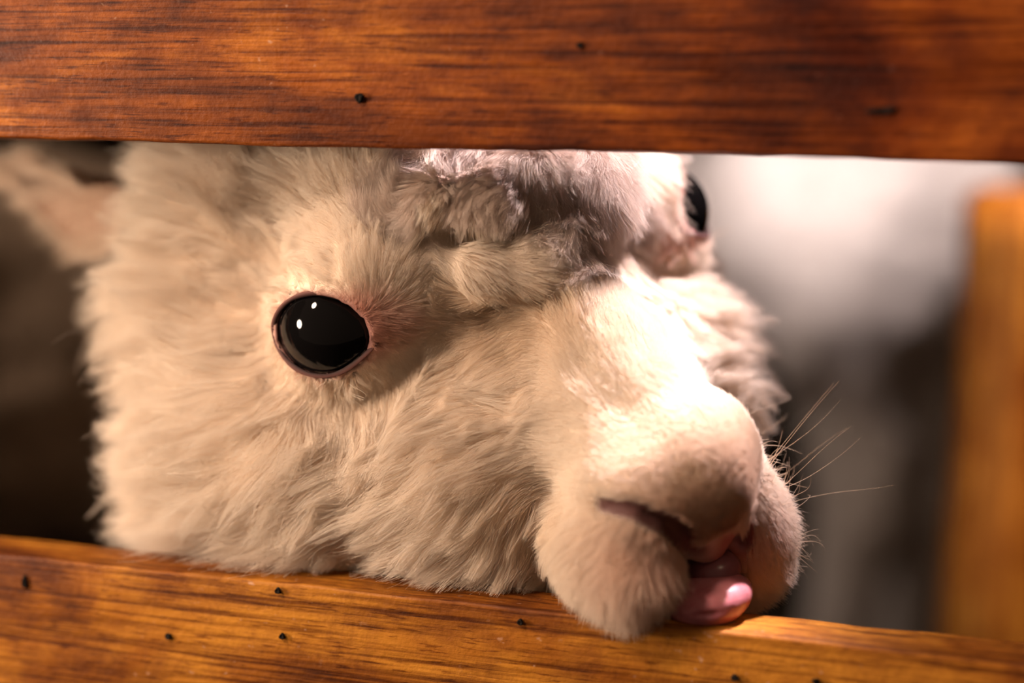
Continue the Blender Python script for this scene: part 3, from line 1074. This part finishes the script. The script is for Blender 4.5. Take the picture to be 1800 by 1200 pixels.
m_tong, nt, b = new_mat('tongue')
v = mapping(nt, (1, 1, 1))
nf = noise(nt, v, 140, 4, 0.6)
nt.links.new(ramp(nt, nf, [(0.3, (0.45, 0.13, 0.15)), (0.7, (0.62, 0.24, 0.26))]), b.inputs['Base Color'])
b.inputs['Roughness'].default_value = 0.22
b.inputs['Subsurface Weight'].default_value = 0.25
b.inputs['Subsurface Radius'].default_value = (0.004, 0.0015, 0.001)
bp = nt.nodes.new('ShaderNodeBump')
bp.inputs['Distance'].default_value = 0.0004
bp.inputs['Strength'].default_value = 0.4
nt.links.new(noise(nt, v, 500, 3), bp.inputs['Height'])
nt.links.new(bp.outputs[0], b.inputs['Normal'])
m_gum, nt, b = new_mat('gum')
b.inputs['Base Color'].default_value = (0.22, 0.075, 0.085, 1)
b.inputs['Roughness'].default_value = 0.3
CAX = np.stack([RGT, FWD, UPV], 1)


def at(px, py, dep):
    """point seen at (px, py) of the photograph at the given distance"""
    return CAM + dep * (RGT * (px - 900) / 2500 + UPV * (600 - py) / 2500 + FWD)


def tongue_shape(co):
    c = co.copy()
    c[:, 2] += 0.16 * c[:, 0] * np.abs(c[:, 0]) - 0.10 * (1 - c[:, 0] ** 2)
    pit = np.exp(-(((c[:, 0] + 0.12) / 0.22) ** 2 + ((c[:, 2] + 0.25) / 0.12) ** 2))
    c[:, 1] += np.where(c[:, 1] < 0, 0.10 * pit, 0)
    return c


rt = math.radians(8)
tax = np.stack([RGT * math.cos(rt) + UPV * math.sin(rt), FWD, UPV * math.cos(rt) - RGT * math.sin(rt)], 1)
blob('tongue', at(1243, 1050, 0.397), (0.0128, 0.014, 0.0074), tax, m_tong, tongue_shape)
blob('gum', at(1250, 1000, 0.402), (0.0085, 0.010, 0.0062), tax, m_gum)

# ------------------------------------------------------------------ ear on the near side, laid back
def ear_part(base, tip, face, width, depth):
    """cupped leaf-shaped ear with real thickness: outer shell plus inner cup"""
    base, tip, face = (np.asarray(x, float) for x in (base, tip, face))
    ax = tip - base
    L = np.linalg.norm(ax)
    ax /= L
    fz = face - ax * (face @ ax)
    fz /= np.linalg.norm(fz)
    sd = np.cross(fz, ax)
    nu, nv = 26, 17
    verts, faces = [], []
    for side in (0, 1):
        for i in range(nu):
            u = i / (nu - 1)
            w = width * (0.45 + 1.1 * math.sin(math.pi * min(1, u * 0.9 + 0.12)) ** 0.8) * (1 - u ** 3) ** 0.7 * 0.62
            for j in range(nv):
                v = 2 * j / (nv - 1) - 1
                cup = depth * (v * v - 0.35) * (1 - 0.4 * u)
                th = 0.0022 * (1 - v * v) * (1 - u ** 2) if side else -0.0022 * (1 - v * v) * (1 - u ** 2)
                bendb = -0.18 * L * u * u
                verts.append(base + ax * L * u + sd * w * v + fz * (cup + th + bendb))
    def vid(s_, i, j):
        return s_ * nu * nv + i * nv + j
    for s_ in (0, 1):
        for i in range(nu - 1):
            for j in range(nv - 1):
                f = (vid(s_, i, j), vid(s_, i + 1, j), vid(s_, i + 1, j + 1), vid(s_, i, j + 1))
                faces.append(f if s_ else f[::-1])
    for i in range(nu - 1):
        for j in (0, nv - 1):
            f = (vid(0, i, j), vid(0, i + 1, j), vid(1, i + 1, j), vid(1, i, j))
            faces.append(f if j else f[::-1])
    return np.array(verts), faces, sd, fz, ax


m_ear, nt, b = new_mat('ear_skin')
b.inputs['Base Color'].default_value = (0.30, 0.17, 0.11, 1)
b.inputs['Roughness'].default_value = 0.8
EB, ET = at(210, 350, 0.50), at(15, 352, 0.545)
ev, ef, esd, efz, eax = ear_part(EB, ET, -FWD * 0.8 - UPV * 0.5 + RGT * 0.1, 0.021, 0.016)
ear = mesh_obj('ear', ev, ef, m_ear, alp)
fe_b, fe_t = h2w((-4.0, -5.5, 5.0)), h2w((-7.0, -6.5, 13.0))
fv, ff, _, _, _ = ear_part(fe_b, fe_t, -HR[:, 0] * 0.6 + HR[:, 1] * 0.8, 0.024, 0.014)
mesh_obj('ear', fv, ff, m_ear, alp)  # unseen far ear, added to shade the far cheek
# fringe of hair round the ear
k = 5200
u = rng.random(k)
vsel = np.where(rng.random(k) < 0.8, np.sign(rng.random(k) - 0.5) * (0.72 + 0.28 * rng.random(k)), 2 * rng.random(k) - 1)
ii = np.clip((u * 25).astype(int), 0, 25)
jj = np.clip(((vsel + 1) * 8).astype(int), 0, 16)
roots = ev[(rng.random(k) < 0.5) * 26 * 17 + ii * 17 + jj] + 0.0008 * rng.normal(size=(k, 3))
nn = np.where((np.abs(vsel) > 0.6)[:, None], np.sign(vsel)[:, None] * esd + 0.3 * efz, efz[None, :])
nn /= np.linalg.norm(nn, axis=1, keepdims=True)
S_ = grow(roots, nn, np.tile(eax, (k, 1)) + 0.25 * rng.normal(size=(k, 3)), (0.010 + 0.014 * rng.random(k)), np.full(k, 25.0), 6, 0.3, 0.2, 150, 0.5, 0.5)
m_earfur = fur_mat('ear_hair', (0.80, 0.66, 0.53), (0.70, 0.52, 0.38), tinted=False)
eh = curves_obj('ear_hair', S_, np.tile(0.00006 * np.linspace(1, 0.3, 6), (k, 1)), m_earfur, alp)


# ------------------------------------------------------------------ other alpacas in the barn, out of focus
def woolly_sdf(q):
    """whole alpaca, metres, nose towards +x, feet at z = 0"""
    s = q.copy()
    s[..., 1] = np.abs(s[..., 1])
    d = cone(s, (0.26, 0, 0.66), 0.165, (-0.28, 0, 0.65), 0.175)
    d = smin(d, cone(s, (0.32, 0, 0.72), 0.13, (0.44, 0, 1.08), 0.075), 0.08)
    d = smin(d, ell(s, (0.46, 0, 1.16), (0.085, 0.075, 0.085)), 0.04)
    d = smin(d, cone(s, (0.50, 0, 1.15), 0.05, (0.60, 0, 1.11), 0.032), 0.03)
    d = smin(d, cone(s, (0.43, 0.05, 1.21), 0.024, (0.42, 0.075, 1.34), 0.010), 0.02)
    for x, kx in ((0.26, 0.0), (-0.30, -0.04)):
        d = smin(d, cone(s, (x, 0.085, 0.56), 0.085, (x + kx, 0.085, 0.33), 0.055), 0.05)
        d = smin(d, cone(s, (x + kx, 0.085, 0.33), 0.055, (x, 0.085, 0.03), 0.036), 0.02)
    d = smin(d, cone(s, (-0.45, 0, 0.74), 0.05, (-0.53, 0, 0.60), 0.04), 0.05)
    f = q.reshape(-1, 3)
    bump = 0.012 * vnoise(f, 7, 21) + 0.007 * vnoise(f, 16, 22)
    return d + bump.reshape(d.shape) * np.clip((q[..., 2] - 0.25) / 0.2, 0, 1)


WV, WQ = surface_nets(lambda p: woolly_sdf(p.astype(np.float32)), np.arange(-0.62, 0.72, 0.014), np.arange(-0.26, 0.26, 0.014), np.arange(-0.03, 1.42, 0.014))


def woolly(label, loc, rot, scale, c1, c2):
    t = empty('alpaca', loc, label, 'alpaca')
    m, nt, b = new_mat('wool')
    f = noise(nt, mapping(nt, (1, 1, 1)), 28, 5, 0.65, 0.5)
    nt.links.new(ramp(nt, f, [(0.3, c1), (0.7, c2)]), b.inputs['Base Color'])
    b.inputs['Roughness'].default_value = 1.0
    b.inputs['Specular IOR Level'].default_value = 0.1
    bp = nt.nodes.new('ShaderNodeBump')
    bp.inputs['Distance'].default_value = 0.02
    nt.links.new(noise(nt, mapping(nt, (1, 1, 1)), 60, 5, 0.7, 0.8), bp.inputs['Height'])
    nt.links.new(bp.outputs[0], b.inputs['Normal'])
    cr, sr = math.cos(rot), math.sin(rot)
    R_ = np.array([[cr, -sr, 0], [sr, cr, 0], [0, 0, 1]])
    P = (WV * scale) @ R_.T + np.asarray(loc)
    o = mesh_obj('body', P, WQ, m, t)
    for sy in (-1, 1):
        bm = bmesh.new()
        bmesh.ops.create_uvsphere(bm, u_segments=16, v_segments=10, radius=0.017 * scale)
        c = (np.array([0.515, 0.062 * sy, 1.175]) * scale) @ R_.T + np.asarray(loc)
        for v in bm.verts:
            v.co += Vector(c)
        bm_obj('eye', bm, m_eye, t)
    return t


pw = at(1130, 470, 2.0)
woolly('white alpaca standing farther back with its rump turned to the fence', (pw[0] + 0.05, pw[1] + 0.25, 0.0), math.radians(148), 1.08,
       (0.72, 0.62, 0.56), (0.86, 0.78, 0.73))
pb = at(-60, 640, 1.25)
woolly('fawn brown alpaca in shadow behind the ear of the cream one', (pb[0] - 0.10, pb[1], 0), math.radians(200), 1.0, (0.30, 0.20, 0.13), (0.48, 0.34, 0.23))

# ------------------------------------------------------------------ lone post behind the fence
pp = at(1816, 330, 0.95)
post = empty('wooden_post', (pp[0], pp[1], 0), 'upright amber wooden post standing in the pen behind the fence', 'post')
bm = bmesh.new()
bmesh.ops.create_cube(bm, size=1)
for v in bm.verts:
    v.co = Vector((v.co.x * 0.072, v.co.y * 0.072, (v.co.z + 0.5) * pp[2]))
bmesh.ops.bevel(bm, geom=list(bm.edges), offset=0.006, segments=3, affect='EDGES')
bmesh.ops.subdivide_edges(bm, edges=[e for e in bm.edges if e.calc_length() > 0.3], cuts=24)
rz = math.radians(12)
for v in bm.verts:
    x, y = v.co.x, v.co.y
    z = v.co.z
    wob = 0.0015 * math.sin(z * 23 + x * 40)
    v.co = Vector((pp[0] + x * math.cos(rz) - y * math.sin(rz) + wob, pp[1] + x * math.sin(rz) + y * math.cos(rz), z))
bm_obj('upright', bm, m_post, post)
